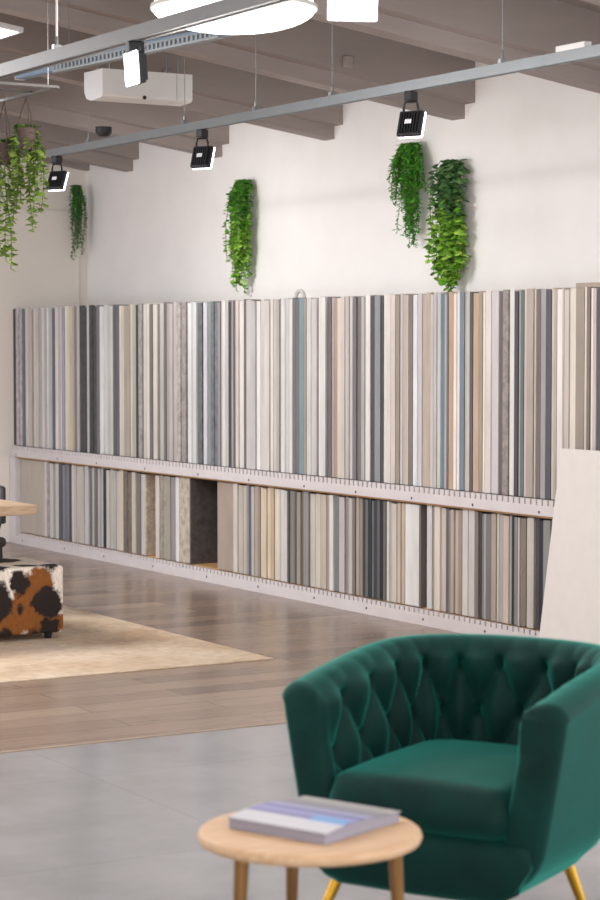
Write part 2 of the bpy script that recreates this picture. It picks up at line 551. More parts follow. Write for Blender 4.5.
# cowhide: white hide with brown and black patches that have their own places
def cowhide():
    m = mat('cowhide', rough=0.75, spec=0.2); n = N(m)
    vec = n.coords('Object')
    nz = n.new('ShaderNodeTexNoise'); nz.inputs['Scale'].default_value = 9; nz.inputs['Detail'].default_value = 5; nz.inputs['Roughness'].default_value = 0.7
    n.link(vec, nz.inputs['Vector'])
    sub = n.new('ShaderNodeVectorMath', operation='SUBTRACT'); n.link(nz.outputs['Color'], sub.inputs[0]); sub.inputs[1].default_value = (.5, .5, .5)
    sc = n.new('ShaderNodeVectorMath', operation='SCALE'); n.link(sub.outputs[0], sc.inputs[0]); sc.inputs['Scale'].default_value = 0.16
    add = n.new('ShaderNodeVectorMath', operation='ADD'); n.link(vec, add.inputs[0]); n.link(sc.outputs[0], add.inputs[1])
    def blobs(lst):
        cur = None
        for (x, y, z, r) in lst:
            d = n.new('ShaderNodeVectorMath', operation='DISTANCE'); n.link(add.outputs[0], d.inputs[0]); d.inputs[1].default_value = (x, y, z)
            v = n.math('SUBTRACT', d.outputs['Value'], r)
            cur = v if cur is None else n.math('MINIMUM', cur, v)
        return n.ramp(cur, [(0.0, g(1)), (0.02, g(0))])
    y = -0.26
    brown = blobs([(.13, y, .33, .07), (.08, y, .27, .07), (.03, y, .17, .10), (.11, y, .12, .09), (-.04, y, .08, .09), (.245, y, .09, .055), (-.3, y, .2, .1)])
    black = blobs([(.01, y, .31, .055), (.17, y, .20, .075), (.19, y, .06, .05), (.02, y, .19, .02), (-.12, y, .27, .045), (-.12, y, .20, .07), (-.09, y, .02, .04),
                   (-.1, y + .06, .42, .06), (.08, y + .08, .42, .05), (.2, y + .05, .42, .05), (-.25, .05, .42, .12), (.05, .15, .42, .12), (.1, y, .015, .035)])
    hair = n.ramp(n.noise(n.coords('Object', (30, 30, 6)), 6, 3), [(0.3, g(.8)), (0.7, g(1.15))])
    c = n.mix(lin((232, 222, 210)), lin((136, 84, 40)), brown)
    c = n.mix(c, lin((44, 36, 34)), black)
    n.base(n.mix(c, hair, 1.0, 'MULTIPLY'))
    n.bump(n.noise(n.coords('Object', (60, 60, 12)), 6, 3), 0.3, 0.004)
    return m
M_cow = cowhide()

# green velvet
M_velvet = mat('green_velvet', (8, 60, 54), 0.65, spec=0.15); n = N(M_velvet)
n.b.inputs['Sheen Weight'].default_value = 0.7; n.b.inputs['Sheen Roughness'].default_value = 0.4
n.b.inputs['Sheen Tint'].default_value = (*lin((70, 190, 170)), 1)
f = n.noise(n.coords('Object'), 5, 4, 0.6)
n.base(n.ramp(f, [(0.3, lin((4, 33, 30))), (0.7, lin((6, 48, 43)))]))

M_oak = mat('light_oak', rough=0.5, spec=0.3); n = N(M_oak)
f = n.noise(n.coords('Object', (2, 16, 16)), 4, 5, 0.6)
n.base(n.ramp(f, [(0.3, lin((190, 150, 114))), (0.7, lin((216, 180, 144)))]))
M_oak2 = mat('table_oak', rough=0.5, spec=0.3); n = N(M_oak2)
f = n.noise(n.coords('Object', (2, 16, 16)), 4, 5, 0.6)
n.base(n.ramp(f, [(0.3, lin((160, 132, 106))), (0.7, lin((196, 170, 144)))]))

def leaf_mat(name, dark, light):
    m = mat(name, rough=0.45, spec=0.4); n = N(m)
    ge = n.new('ShaderNodeNewGeometry')
    c = n.ramp(ge.outputs['Random Per Island'], [(0.0, lin(dark)), (0.6, lin([(a + b) / 2 for a, b in zip(dark, light)])), (1.0, lin(light))])
    n.base(c)
    n.b.inputs['Subsurface Weight'].default_value = 0.0
    return m
M_stem = mat('green_stem', (84, 110, 50), 0.6)

# ------------------------------------------------------------------ room
WX = 7.515          # long white wall
BY = 16.00          # back wall
SL = 0.141          # roof pitch
def roof(x, z0): return z0 + SL * (WX - x)

bm = bmesh.new(); box(bm, WX, WX + .15, 6.4, BY + .15, 0, 4.6)
tag(obj('wall_right', bm, M_wall), 'long white plastered wall behind the sample rack', 'wall', kind='structure')
bm = bmesh.new(); box(bm, 0.5, WX, BY, BY + .15, 0, 4.6)
tag(obj('wall_back', bm, M_cream), 'cream wall closing the room at the far left', 'wall', kind='structure')
bm = bmesh.new(); box(bm, 2.0, 7.43, BY - .035, BY, 0, 2.70, 0.006)
tag(obj('trim_1', bm, M_cream), 'cream panelling with a ledge on the far wall', 'panelling', kind='structure')
bm = bmesh.new(); box(bm, -2.35, -2.2, 2.5, BY + .15, 0, 5.0)  # out-of-view wall, added to block light from the left
tag(obj('wall_left_added', bm, M_wall), 'unseen white wall added to block light from the left', 'wall', kind='structure')
win = bpy.data.objects.new('added_window', None); COL.objects.link(win); win.location = (-2.2, 13.6, 1.55)  # unseen window, added to brighten and cool the far left
tag(win, 'unseen tall window added in the left wall to bring in bluish light', 'window', kind='structure')
bm = bmesh.new()
for a in ((0, .06, -1.4, -1.32, -1.3, 1.3), (0, .06, 1.32, 1.4, -1.3, 1.3), (0, .06, -.03, .03, -1.3, 1.3), (0, .06, -1.4, 1.4, -1.36, -1.28), (0, .06, -1.4, 1.4, 1.28, 1.36)): box(bm, *a)
obj('window_frame', bm, M_white, win)
bm = bmesh.new(); box(bm, .005, .012, -1.32, 1.32, -1.28, 1.28)
obj('pane', bm, emit('added_glow_pane', (214, 228, 255), 2.2), win)  # glowing pane of the added window
A_ = bpy.data.lights.new('added_window_fill', 'AREA'); A_.shape = 'RECTANGLE'; A_.size = 2.6; A_.size_y = 2.5; A_.energy = 90; A_.color = (.74, .84, 1)  # fill light added at the unseen window
ao = bpy.data.objects.new('added_window_fill', A_); COL.objects.link(ao); ao.location = (-2.1, 13.6, 1.55); ao.rotation_euler = (0, math.radians(-90), 0)
# floors
bm = bmesh.new(); box(bm, -2.0, WX, 7.72, BY, -.06, 0)
tag(obj('floor', bm, M_wood), 'brown oak plank floor in front of the rack', 'floor', kind='structure')
bm = bmesh.new(); box(bm, -2.0, WX, -1.5, 7.695, -.06, 0)
tag(obj('floor_tiles', bm, M_grey), 'polished grey tile floor under the armchair', 'floor', kind='structure')
bm = bmesh.new(); box(bm, -2.0, WX, 7.695, 7.72, -.06, 0.004, 0.001)
tag(obj('trim_2', bm, varied('oak_threshold', (150, 130, 114), .5)), 'thin wooden strip between the planks and the grey tiles', 'threshold', kind='structure')

# ceiling boards on the pitch
bm = bmesh.new()
prism(bm, [(0, 0, 0), (0, BY + .1 - 1.5, 0), (0, BY + .1 - 1.5, .1), (0, 0, .1)], [(WX + .15, 1.5, roof(WX + .15, 3.34)), (-2.5, 1.5, roof(-2.5, 3.34))])
tag(obj('ceiling', bm, M_ceil), 'taupe painted boarded ceiling above the rafters', 'ceiling', kind='structure')

def rafter(y0, i):
    bm = bmesh.new()
    # wide upper timber with a narrower batten under it, following the roof pitch
    p = [(0, 0, 3.058), (0, .105, 3.058), (0, .105, 2.972), (0, .235, 2.972), (0, .235, 3.058), (0, .34, 3.058), (0, .34, 3.36), (0, 0, 3.36)]
    prism(bm, p, [(WX + .05, y0, SL * -.05), (-2.4, y0, SL * (WX + 2.4))])
    o = obj('ceiling_beam', bm, M_beam)
    tag(o, RAFT[i], 'ceiling beam', 'stepped ceiling rafters', kind='structure')
RAFT = ['stepped taupe rafter closest to the far left corner', 'second stepped taupe rafter from the far corner', 'third stepped taupe rafter from the far corner',
        'fourth stepped taupe rafter, ending above the two planters', 'fifth stepped taupe rafter, at the right edge of the picture', 'sixth stepped taupe rafter, above the grey track', 'seventh stepped taupe rafter overhead', 'eighth stepped taupe rafter overhead', 'ninth stepped taupe rafter overhead']
for i, y in enumerate((15.035, 13.575, 12.02, 10.52, 9.02, 7.5, 6.0, 4.5, 3.0)): rafter(y, i)
bm = bmesh.new(); prism(bm, [(0, 0, 3.03), (0, .1, 3.03), (0, .1, 3.36), (0, 0, 3.36)], [(WX, BY - .06, 0), (-2.4, BY - .06, SL * (WX + 2.4))])
tag(obj('trim_3', bm, M_beam), 'taupe timber along the top of the far wall', 'ceiling beam', kind='structure')

# ------------------------------------------------------------------ display rack
rack = empty('display_rack', (6.83, 12.0, 0))
tag(rack, 'long white slotted display rack full of sample boards along the wall', 'display rack')
RY0, RY1 = 8.0, 15.955
def rbm(): return bmesh.new()
RL = Vector((-6.83, -12.0, 0))
def robj(name, bm, m, parent=rack, **k):
    bmesh.ops.translate(bm, verts=bm.verts[:], vec=RL)
    return obj(name, bm, m, parent, **k)

def comb(name, z0, z1, zn, x0, x1):
    """fascia whose upper edge is cut into slots"""
    bm = rbm()
    ye = RY1 - .03 if z0 > .5 else 15.844
    box(bm, x0, x1, RY0, ye, z0, zn)
    y = RY0
    while y < ye - .05:
        box(bm, x0, x1, y, y + .036, zn, z1)
        y += 0.05
    return robj(name, bm, M_rack)
FA = comb('ledge_fascia', 0.703, 0.789, 0.758, 6.795, 6.817)
FB = comb('plinth_fascia', 0.0, 0.091, 0.066, 6.795, 6.817)
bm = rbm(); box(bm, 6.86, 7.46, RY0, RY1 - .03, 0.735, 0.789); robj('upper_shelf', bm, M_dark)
bm = rbm(); box(bm, 6.82, 7.46, RY0, 15.844, 0.690, 0.703); robj('guide_rail', bm, M_ply)
bm = rbm(); box(bm, 6.86, 7.46, RY0, 15.844, 0.0, 0.091); robj('base_shelf', bm, M_ply)
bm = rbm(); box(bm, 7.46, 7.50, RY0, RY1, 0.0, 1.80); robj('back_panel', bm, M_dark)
bm = rbm(); box(bm, 6.795, 7.46, 15.848, RY1, 0.0, 0.70, .003); robj('end_panel', bm, M_rack)
for y in (15.7, 14.9, 14.2, 13.4, 12.6, 11.9, 11.2, 10.6, 10.0, 9.4, 8.8):
    for z in (0.722, 0.036):
        bm = rbm()
        bmesh.ops.create_uvsphere(bm, u_segments=8, v_segments=6, radius=.008, matrix=Matrix.Translation((6.7945, y + (.12 if z > .5 else .0), z)) @ Matrix.Scale(.4, 4, (1, 0, 0)))
        robj('screw', bm, M_screw, FA if z > .5 else FB)

# ------------------------------------------------------------------ sample boards
K_ALB = 0.90
def cname(c):
    r, gg, b = c; L = .3 * r + .59 * gg + .11 * b
    d = r - b
    if L < 75: return 'black' if L < 58 else 'charcoal'
    if d < -8: return ('slate blue' if L < 140 else 'pale blue grey')
    if gg - r > 12: return 'teal grey'
    if d > 44: return 'tan' if L > 140 else 'brown'
    if d > 24: return 'beige' if L > 165 else ('taupe' if L > 125 else 'dark taupe')
    if L < 115: return 'dark grey'
    if L < 160: return 'mid grey' if d < 12 else 'greige'
    if L < 192: return 'light grey' if d < 14 else 'pale beige'
    return 'off-white' if d < 16 else 'cream'
def ordn(k):
    return '%d%s' % (k, 'th' if 10 <= k % 100 <= 20 else {1: 'st', 2: 'nd', 3: 'rd'}.get(k % 10, 'th'))
rnd = random.Random(11)
def row(data, z0, h, rowname, where):
    for i, (y, t, c, kind) in enumerate(data[:-1]):
        gap = y - data[i + 1][0]
        face = t > 0.05                       # a board turned flat to the front
        hh = h + rnd.uniform(-.008, .006)
        zz = z0
        dp = .25 if (rowname == 'upper' and y < 9.07) else .60
        pass
        bm = bmesh.new()
        dx = rnd.uniform(0, .012)
        if face: box(bm, 0, .02, -t / 2, t / 2, 0, hh, .0015, 1)
        else: box(bm, 0, dp, -t / 2, t / 2, 0, hh, min(.0012, t * .2), 1)
        o = obj('sample_board', bm, M_board[kind], None, (6.832 + dx, y - t / 2, zz))
        L_ = sum(c) / 3; cc = [L_ + (v - L_) * .75 for v in c]
        o.color = (*[min(.86, v / K_ALB) for v in lin(cc)], 1)
        face_w = 'broad ' if (gap > .12) else ''
        spk = {'m': 'mottled ', 'g': 'wood-grained '}.get(kind, '')
        tag(o, '%s%s%s sample board in the %s row, %s from the left end' % (face_w, spk, cname(c), rowname, ordn(i + 1)), 'sample board', where)
row(UPPER, 0.79, 1.103, 'upper', 'sample boards in the upper row of the rack')
row(LOWER, 0.0925, 0.588, 'lower', 'sample boards in the lower row of the rack')

bm = bmesh.new(); box(bm, 0, .02, -.48, 0, 0, 1.14, .0015, 1)
o = obj('sample_board', bm, M_board[''], None, (7.10, 9.01, 0.79)); o.color = (*[v / K_ALB for v in lin((168, 152, 138))], 1)
tag(o, 'tall taupe sample board standing behind the right end of the upper row', 'sample board', 'sample boards in the upper row of the rack')

# grey loop above the boards
bm = bmesh.new()
tube(bm, [(0, .052 * math.cos(a), .052 * math.sin(a)) for a in [PI * k / 14 for k in range(15)]], .013, 8)
tag(obj('carry_handle', bm, mat('grey_rubber', (196, 192, 188), .6), None, (6.95, 11.63, 1.893), smooth=.6), 'small pale grey loop handle standing on top of the upper boards', 'handle')

# big white slab leaning on the rack
lean = math.radians(7.86)
bm = bmesh.new(); box(bm, -.012, 0.0, -1.25, 0, 0, 1.075, .002, 1)
tag(obj('leaning_slab', bm, varied('white_porcelain', (214, 206, 200), .4, .03), None, (6.630, 8.70, 0.0025), rot=(0, lean, 0)), 'large plain white slab leaning against the right end of the rack', 'tile slab')

# ------------------------------------------------------------------ tracks and fittings
def track(name, x, y0, y1, z, label, hooks, w=.042, h=.048, mt=None, wr=.0022):
    root = empty(name, (x, (y0 + y1) / 2, z))
    tag(root, label, 'light track', 'grey lighting tracks')
    yc = (y0 + y1) / 2
    bm = bmesh.new()
    P = [(-w / 2, h / 2), (w / 2, h / 2), (w / 2, -h / 2), (w * .22, -h / 2), (w * .22, -h * .2), (-w * .22, -h * .2), (-w * .22, -h / 2), (-w / 2, -h / 2)]
    prism(bm, [(a, 0, b) for a, b in P], [(0, y0 - yc, 0), (0, y1 - yc, 0)])
    obj('rail', bm, mt or M_alu, root)
    for y in hooks:
        bm = bmesh.new(); box(bm, -.018, .018, y - yc - .012, y - yc + .012, h / 2, h / 2 + .022, .002, 1)
        lathe(bm, [(0, .022), (.009, .022), (.007, .05), (.003, .06), (0, .06)], 10, (0, y - yc, h / 2))
        hc = obj('hanger_clip', bm, M_steel, root)
        bm = bmesh.new(); tube(bm, [(0, y - yc, h / 2 + .055), (0, y - yc, roof(x, 3.34) - z)], wr, 6)
        obj('wire', bm, M_white if wr > .004 else M_steel, hc)
    return root
t1 = track('light_track', 5.7, 4.6, 12.72, 2.835, 'grey lighting track hung along the wall, carrying three black floodlights', (7.77, 9.22, 10.0, 10.82, 12.1))
bm = bmesh.new(); box(bm, -.02, .02, 7.16 - 8.66, 7.36 - 8.66, .022, .05, .003, 1); obj('feed_connector', bm, M_white, t1)
t2 = track('light_track', 3.795, 3.6, 9.6, 2.83, 'nearer grey lighting track crossing the top left corner', (8.37,), .055, .055, varied('satin_grey_paint', (116, 114, 112), .5, .04), .005)

def flood(root_loc, aim_yaw, tilt, label, size=.125, power=0, drop=.11, group='square floodlights on the lighting tracks', cool=True):
    """adapter under the rail, U bracket, square head; head normal = +Y rotated by yaw, tilted down"""
    r = empty('floodlight', root_loc, aim_yaw)
    tag(r, label, 'floodlight', group)
    bm = bmesh.new(); box(bm, -.02, .02, -.035, .035, -.045, 0, .004, 1)
    obj('adapter', bm, M_black, r)
    z = -.045 - drop
    bm = bmesh.new()
    s2 = size / 2 * .62
    tube(bm, [(-s2, .0, z + .01), (-s2, 0, z + size * .62), (-s2 * .8, 0, -.05), (s2 * .8, 0, -.05), (s2, 0, z + size * .62), (s2, 0, z + .01)], .006, 6)
    obj('bracket', bm, M_black, r)
    Mt = Matrix.Translation((0, 0, z)) @ Matrix.Rotation(-tilt, 4, 'X')
    bm = bmesh.new(); h = size / 2
    box(bm, -h, h, -.018, .012, -h, h, .006, 2)
    for k in range(7):
        x = -h * .7 + k * h * .233
        box(bm, x - .003, x + .003, -.03, -.017, -h * .8, h * .8)
    bmesh.ops.transform(bm, matrix=Mt, verts=bm.verts[:])
    hd = obj('housing', bm, M_black, r)
    bm = bmesh.new(); box(bm, -h * 1.04, h * 1.04, .012, .022, -h * 1.04, h * 1.04, .004, 1)
    bmesh.ops.transform(bm, matrix=Mt, verts=bm.verts[:])
    obj('diffuser', bm, M_flood, hd)
    bm = bmesh.new(); box(bm, -.018, .018, -.0325, -.031, -.01, .012)
    bmesh.ops.transform(bm, matrix=Mt, verts=bm.verts[:])
    tag(obj('rating_sticker', bm, M_label, hd), 'small pale sticker')
    if power:
        L = bpy.data.lights.new('flood_beam', 'SPOT'); L.energy = power; L.spot_size = math.radians(150); L.spot_blend = 1.0; L.shadow_soft_size = .08
        L.color = (1, .985, .975)
        lo = bpy.data.objects.new('flood_beam', L); COL.objects.link(lo); lo.parent = r
        # spot looks along its -Z: turn it to the head's +Y
        lo.matrix_local = Mt @ Matrix.Translation((0, .035, 0)) @ Matrix.Rotation(math.radians(90), 4, 'X')
    return r
YW = math.radians(-62)
PWR = 28
flood((5.7, 12.58, 2.81), YW, math.radians(22), 'black floodlight at the far left end of the wall track', power=PWR * 2.1)
flood((5.7, 10.61, 2.81), YW, math.radians(18), 'black floodlight in the middle of the wall track', power=PWR * 1.35)
flood((5.7, 8.504, 2.81), YW, math.radians(18), 'black floodlight on the wall track above the bushy planter', power=PWR)
flood((3.795, 7.62, 2.80), math.radians(86), math.radians(4), 'lit floodlight turned sideways on the nearer track', power=10, drop=.06)
FL = flood((3.925, 6.22, 2.962), math.radians(158), math.radians(8), 'lit square floodlight facing the camera beside the big round lamp', size=.165, power=PWR, drop=.12)

bm = bmesh.new(); tube(bm, [(0, 0, 0), (0, 0, roof(3.925, 3.34) - 2.962)], .012, 8); obj('ceiling_rod', bm, M_black, FL)

# blue grey trunking with a perforated tray next to it
dv = Vector((4.89 - 4.772, 9.655 - 11.021, 0)); ang = math.atan2(-dv.x, dv.y) + PI
r = empty('cable_trunking', (4.772, 11.021, 3.10), math.atan2(dv.y, dv.x))
tag(r, 'blue grey cable trunking with a perforated side tray near the ceiling', 'cable trunking')
bm = bmesh.new(); box(bm, 0, 2.1, -.03, .03, -.025, .03, .004, 1); obj('channel', bm, M_alud, r)
bm = bmesh.new()
box(bm, .5, 2.1, -.075, -.07, -.04, -.032); box(bm, .5, 2.1, -.075, -.07, -.006, .002)
for k in range(40): box(bm, .5 + k * .04, .518 + k * .04, -.075, -.07, -.034, -.004)
box(bm, .5, 2.1, -.075, -.03, -.044, -.04)
obj('perforated_tray', bm, M_alu, r)
for k, x in enumerate((.55, 1.6)):
    bm = bmesh.new(); tube(bm, [(x, 0, .03), (x, 0, .62)], .003, 6); obj('hanger_rod', bm, M_steel, r)
bm = bmesh.new(); box(bm, -.004, 0.0, -.032, .032, -.028, .033, .002, 1); obj('end_cap', bm, M_white, r)

# white ceiling air unit
r = empty('air_unit', (5.635, 11.2, 3.032))
tag(r, 'white boxy air conditioning unit hung under the rafters', 'air conditioner')
bm = bmesh.new()
prof = [(0, .165), (0, .02), (.01, .006), (.03, 0), (.16, -.006), (.22, .01), (.25, .05), (.25, .165)]
prism(bm, [(0, y, z) for y, z in prof], [(-.27, 0, 0), (.21, 0, 0)]); obj('casing', bm, M_white, r, smooth=.6)
bm = bmesh.new(); prism(bm, [(0, y - .004 if y < .2 else y + .004, z) for y, z in prof], [(.212, 0, 0), (.315, 0, 0)]); obj('end_cover', bm, M_white, r, smooth=.6)
bm = bmesh.new(); bmesh.ops.create_uvsphere(bm, u_segments=10, v_segments=8, radius=.012, matrix=Matrix.Translation((0, -.002, .012))); obj('sensor', bm, M_black, r)
for x in (-.2, .25):
    for y in (.05, .2):
        bm = bmesh.new(); tube(bm, [(x, y, .16), (x, y, roof(5.635 + x, 3.36) - 3.032)], .006, 6); obj('hanger_rod', bm, M_steel, r)

# big opal lamp
r = empty('pendant_lamp', (4.402, 7.908, 3.02))
tag(r, 'large round glowing opal pendant lamp at the top of the picture', 'pendant lamp')
bm = bmesh.new()
lathe(bm, [(0.346 * math.cos(a), .100 * math.sin(a)) for a in [-PI / 2 + PI * k / 24 for k in range(25)]], 64)
bmesh.ops.remove_doubles(bm, verts=bm.verts[:], dist=1e-4)
obj('shade', bm, M_lamp, r, smooth=1.0)
bm = bmesh.new(); lathe(bm, [(0, .095), (.06, .095), (.06, .13), (.015, .14), (.015, .16), (0, .16)], 24); obj('cap', bm, M_white, r, smooth=.6)
bm = bmesh.new(); tube(bm, [(0, 0, .15), (0, 0, roof(4.402, 3.34) - 3.02)], .006, 8); obj('rod', bm, M_white, r)
bm = bmesh.new(); lathe(bm, [(.353, -.008), (.353, .008), (.343, .012), (.343, -.012), (.353, -.008)], 64); obj('rim_band', bm, M_white, r, smooth=.6)

# skylight between the left rafters, represented by a glowing panel
r = empty('skylight_panel', (4.60, 11.35, 3.40)); r.rotation_euler = (0, math.atan(SL), 0)
tag(r, 'bright bluish skylight, made as a glowing panel between the top left rafters', 'light panel')
bm = bmesh.new(); box(bm, -.62, .27, -.16, .16, 0, .03, .002, 1); obj('panel_frame', bm, M_white, r)
bm = bmesh.new(); box(bm, -.60, .25, -.14, .14, -.004, 0); obj('light_surface', bm, M_panel, r)

# small fixtures
bm = bmesh.new(); lathe(bm, [(0, -.035), (.035, -.03), (.052, -.012), (.055, 0), (.055, .03), (0, .03)], 24)
tag(obj('dome_fixture', bm, M_black, None, (6.1, 12.72, 3.0), smooth=.7), 'small black round fixture above the far end of the wall track', 'fixture')
for (x, y, z, lb) in ((5.63, 9.015, 3.35, 'small taupe junction box on the side of the fifth rafter'), (6.2, 12.01, 3.30, 'small taupe junction box beside the white air unit'), (6.6, 10.51, 3.24, 'small taupe junction box on the rafter over the right planter')):
    bm = bmesh.new(); box(bm, -.03, .03, -.03, 0, -.032, .032, .006, 2)
    tag(obj('junction_box', bm, M_beam, None, (x, y + .004, z)), lb, 'junction box', 'junction boxes on the rafters')

# ------------------------------------------------------------------ plants
def leaf(bm, p, d, n, L, W, cup=.15):
    d = d.normalized(); s = d.cross(n)
    if s.length < 1e-4: s = Vector((1, 0, 0))
    s.normalize(); n = s.cross(d)
    v = [p, p + d * L * .35 + s * W / 2 - n * cup * W, p + d * L * .78 + s * W * .36 - n * cup * W, p + d * L - n * L * .12,
         p + d * L * .78 - s * W * .36 - n * cup * W, p + d * L * .35 - s * W / 2 - n * cup * W, p + d * L * .5]
    V = [bm.verts.new(q) for q in v]
    for k in range(6): bm.faces.new((V[6], V[k], V[(k + 1) % 6]))

def strand_path(top, out, length, rr, sway=.012):
    """leave the top outward, then hang"""
    pts = []
    n = max(6, int(length / .03))
    ph = rr.uniform(0, 6)
    for i in range(n + 1):
        t = i / n; s = t * length
        k = 1 - math.exp(-s / .05)
        up = .03 * math.sin(min(1, s / .06) * PI) if s < .06 else 0
        pts.append(Vector(top) + Vector(out) * k + Vector((math.sin(ph + s * 9) * sway, math.cos(ph * 1.3 + s * 8) * sway, up - max(0, s - .04))))
    return pts

def hang_plant(root, strands, leafL, leafW, step, rr, M1, M2, split=.5, jitter=.35, wallx=None):
    """two leaf meshes: darker upper growth and brighter trailing growth"""
    ba, bb, bs = bmesh.new(), bmesh.new(), bmesh.new()
    for (top, out, ln) in strands:
        pts = strand_path(top, out, ln, rr)
        tube(bs, pts, .0018, 4)
        acc = 0; total = 0; side = 1
        for p, q in zip(pts[:-1], pts[1:]):
            seg = (q - p).length; k = 0
            while acc < seg:
                pp = p + (q - p) * (acc / max(seg, 1e-6))
                a = rr.uniform(0, 2 * PI)
                d = Vector((math.cos(a), math.sin(a), rr.uniform(-.9, .25)))
                if wallx is not None and pp.x + d.x * leafL > wallx: d.x = -abs(d.x)
                sc = rr.uniform(.7, 1.2)
                nrm = Vector((rr.uniform(-jitter, jitter), rr.uniform(-jitter, jitter), 1)) + d * .3
                tgt = ba if (total + acc) < split * max(s[2] for s in strands) + rr.uniform(-.06, .06) else bb
                leaf(tgt, pp, d, nrm, leafL * sc, leafW * sc)
                acc += step * rr.uniform(.6, 1.4)
            total += seg; acc -= seg
    if ba.verts: obj('upper_foliage', ba, M1, root)
    else: ba.free()
    if bb.verts: obj('trailing_foliage', bb, M2, root)
    else: bb.free()
    obj('stems', bs, M_stem, root, smooth=1)
    root.children[-1].name = 'stem'

def wall_pot(root, r=.045, h=.07, m=None):
    bm = bmesh.new(); lathe(bm, [(0, -h), (r * .75, -h), (r, 0), (r * .9, 0), (r * .85, -.012), (0, -.014)], 20)
    obj('pot', bm, m or M_potd, root, smooth=.6)
M_potd = mat('dark_pot', (60, 66, 54), .7)
L_dark = leaf_mat('leaf_deep', (62, 106, 58), (118, 158, 96))
L_mid = leaf_mat('leaf_mid', (52, 120, 30), (118, 178, 62))
L_lite = leaf_mat('leaf_bright', (96, 158, 40), (178, 214, 92))
L_fern = leaf_mat('leaf_fern', (48, 128, 26), (120, 190, 70))
L_grey = leaf_mat('leaf_greygreen', (72, 110, 70), (140, 170, 120))
L_olive2 = leaf_mat('leaf_yellow_olive', (76, 108, 36), (164, 184, 84))
L_olive = leaf_mat('leaf_olive', (62, 86, 36), (150, 170, 84))

def wall_plant(name, label, cat, top, n, w, length, lens, leafL, leafW, step, seed, M1, M2, split, drift=0.0, lengths=None):
    rr = random.Random(seed)
    root = empty(name, (WX - .055, top[0], top[1]))
    tag(root, label, cat, 'trailing green plants on the white wall')
    wall_pot(root)
    st = []
    for k in range(n):
        u = rr.uniform(-1, 1)
        o = Vector((-abs(rr.gauss(0, .05)) - .01, u * w / 2, 0))
        if o.x < -.11: o.x = -.11
        ln = length * (lens[0] + (lens[1] - lens[0]) * (1 - abs(u + drift)) ** 1.0 * rr.uniform(.55, 1.0) + rr.uniform(-.04, .04))
        st.append((Vector((0, 0, 0)), o, max(.08, min(length, ln))))
    hang_plant(root, st, leafL, leafW, step, rr, M1, M2, split, wallx=.045)
    return root
wall_plant('trailing_plant', 'slim trailing plant on the wall left of the others, above the grey boards', 'plant', (13.235, 2.745), 34, .20, .80, (.62, 1.08), .036, .034, .013, 3, L_mid, L_lite, .45)
wall_plant('trailing_plant', 'bushy fine-leaved fern hung on the wall under the black floodlight', 'plant', (11.10, 2.83), 60, .28, .76, (.30, 1.05), .034, .016, .009, 5, L_fern, L_fern, .5, .12)
wall_plant('trailing_plant', 'round-leaved trailing plant low on the wall, touching the board tops', 'plant', (10.65, 2.692), 34, .215, .80, (.80, 1.05), .052, .048, .018, 8, L_dark, L_lite, .45)

# planter on the far wall
rr = random.Random(21)
root = empty('trailing_plant', (7.38, BY - .09, 2.875)); root.rotation_euler = (0, 0, 0)
tag(root, 'small dense trailing plant on the far wall in the corner', 'plant', 'trailing green plants on the white wall')
wall_pot(root, .04, .06)
st = [(Vector((0, 0, 0)), Vector((rr.uniform(-.05, .05), -abs(rr.gauss(0, .03)), 0)), .62 * rr.uniform(.3, 1.0)) for k in range(26)]
hang_plant(root, st, .03, .02, .011, rr, leaf_mat('leaf_dense', (40, 110, 36), (84, 150, 56)), L_grey, .45)

# hanging metal frame, top left, with two pots
r = empty('hanging_rack', (3.969, 8.755, 2.75))
tag(r, 'thin metal frame hung from the ceiling at the left edge, carrying plants', 'hanging frame')
bm = bmesh.new()
FW, FL = 1.0, 1.5
for (x0, x1, y0, y1) in ((-FW, 0, -.012, .012), (-FW, 0, FL - .012, FL + .012), (-.012, .012, 0, FL), (-FW - .012, -FW + .012, 0, FL)):
    box(bm, x0, x1, y0, y1, -.006, .006)
obj('rim', bm, mat('grey_frame_metal', (96, 90, 86), .5, .0), r)
for k in range(5):
    bm = bmesh.new(); box(bm, -FW, 0, .25 + k * .25 - .006, .25 + k * .25 + .006, .0, .006); 
    if k % 2 == 0: obj('crossbar', bm, M_black, r)
    else: bm.free()
for x in (-.03, -FW + .03):
    for y in (.03, FL - .03):
        bm = bmesh.new(); tube(bm, [(x, y, 0), (x, y, roof(3.969 + x, 3.34) - 2.75)], .002, 5); obj('wire', bm, M_steel, r)

def pot_plant(loc, hz, label, strands, seed, M1, M2, split=.3, pr=.045):
    rr = random.Random(seed)
    root = empty('hanging_plant', loc)
    tag(root, label, 'plant', 'plants hanging from the metal frame')
    bm = bmesh.new(); lathe(bm, [(0, -.10), (pr * .7, -.10), (pr, -.05), (pr, 0), (pr * .88, 0), (pr * .8, -.015), (0, -.02)], 24)
    obj('pot', bm, mat('brown_pot', (82, 64, 58), .7), root, smooth=.6)
    for k in range(3):
        a = 2 * PI * k / 3 + .4
        bm = bmesh.new(); tube(bm, [(pr * math.cos(a), pr * math.sin(a), -.01), (pr * .6 * math.cos(a), pr * .6 * math.sin(a), hz * .5), (0, 0, hz)], .003, 5)
        obj('cord', bm, mat('dark_cord', (78, 66, 54), .8), root)
    hang_plant(root, [(Vector((0, 0, -.01)), Vector(o), l) for o, l in strands], .034, .03, .009, rr, M1, M2, split)
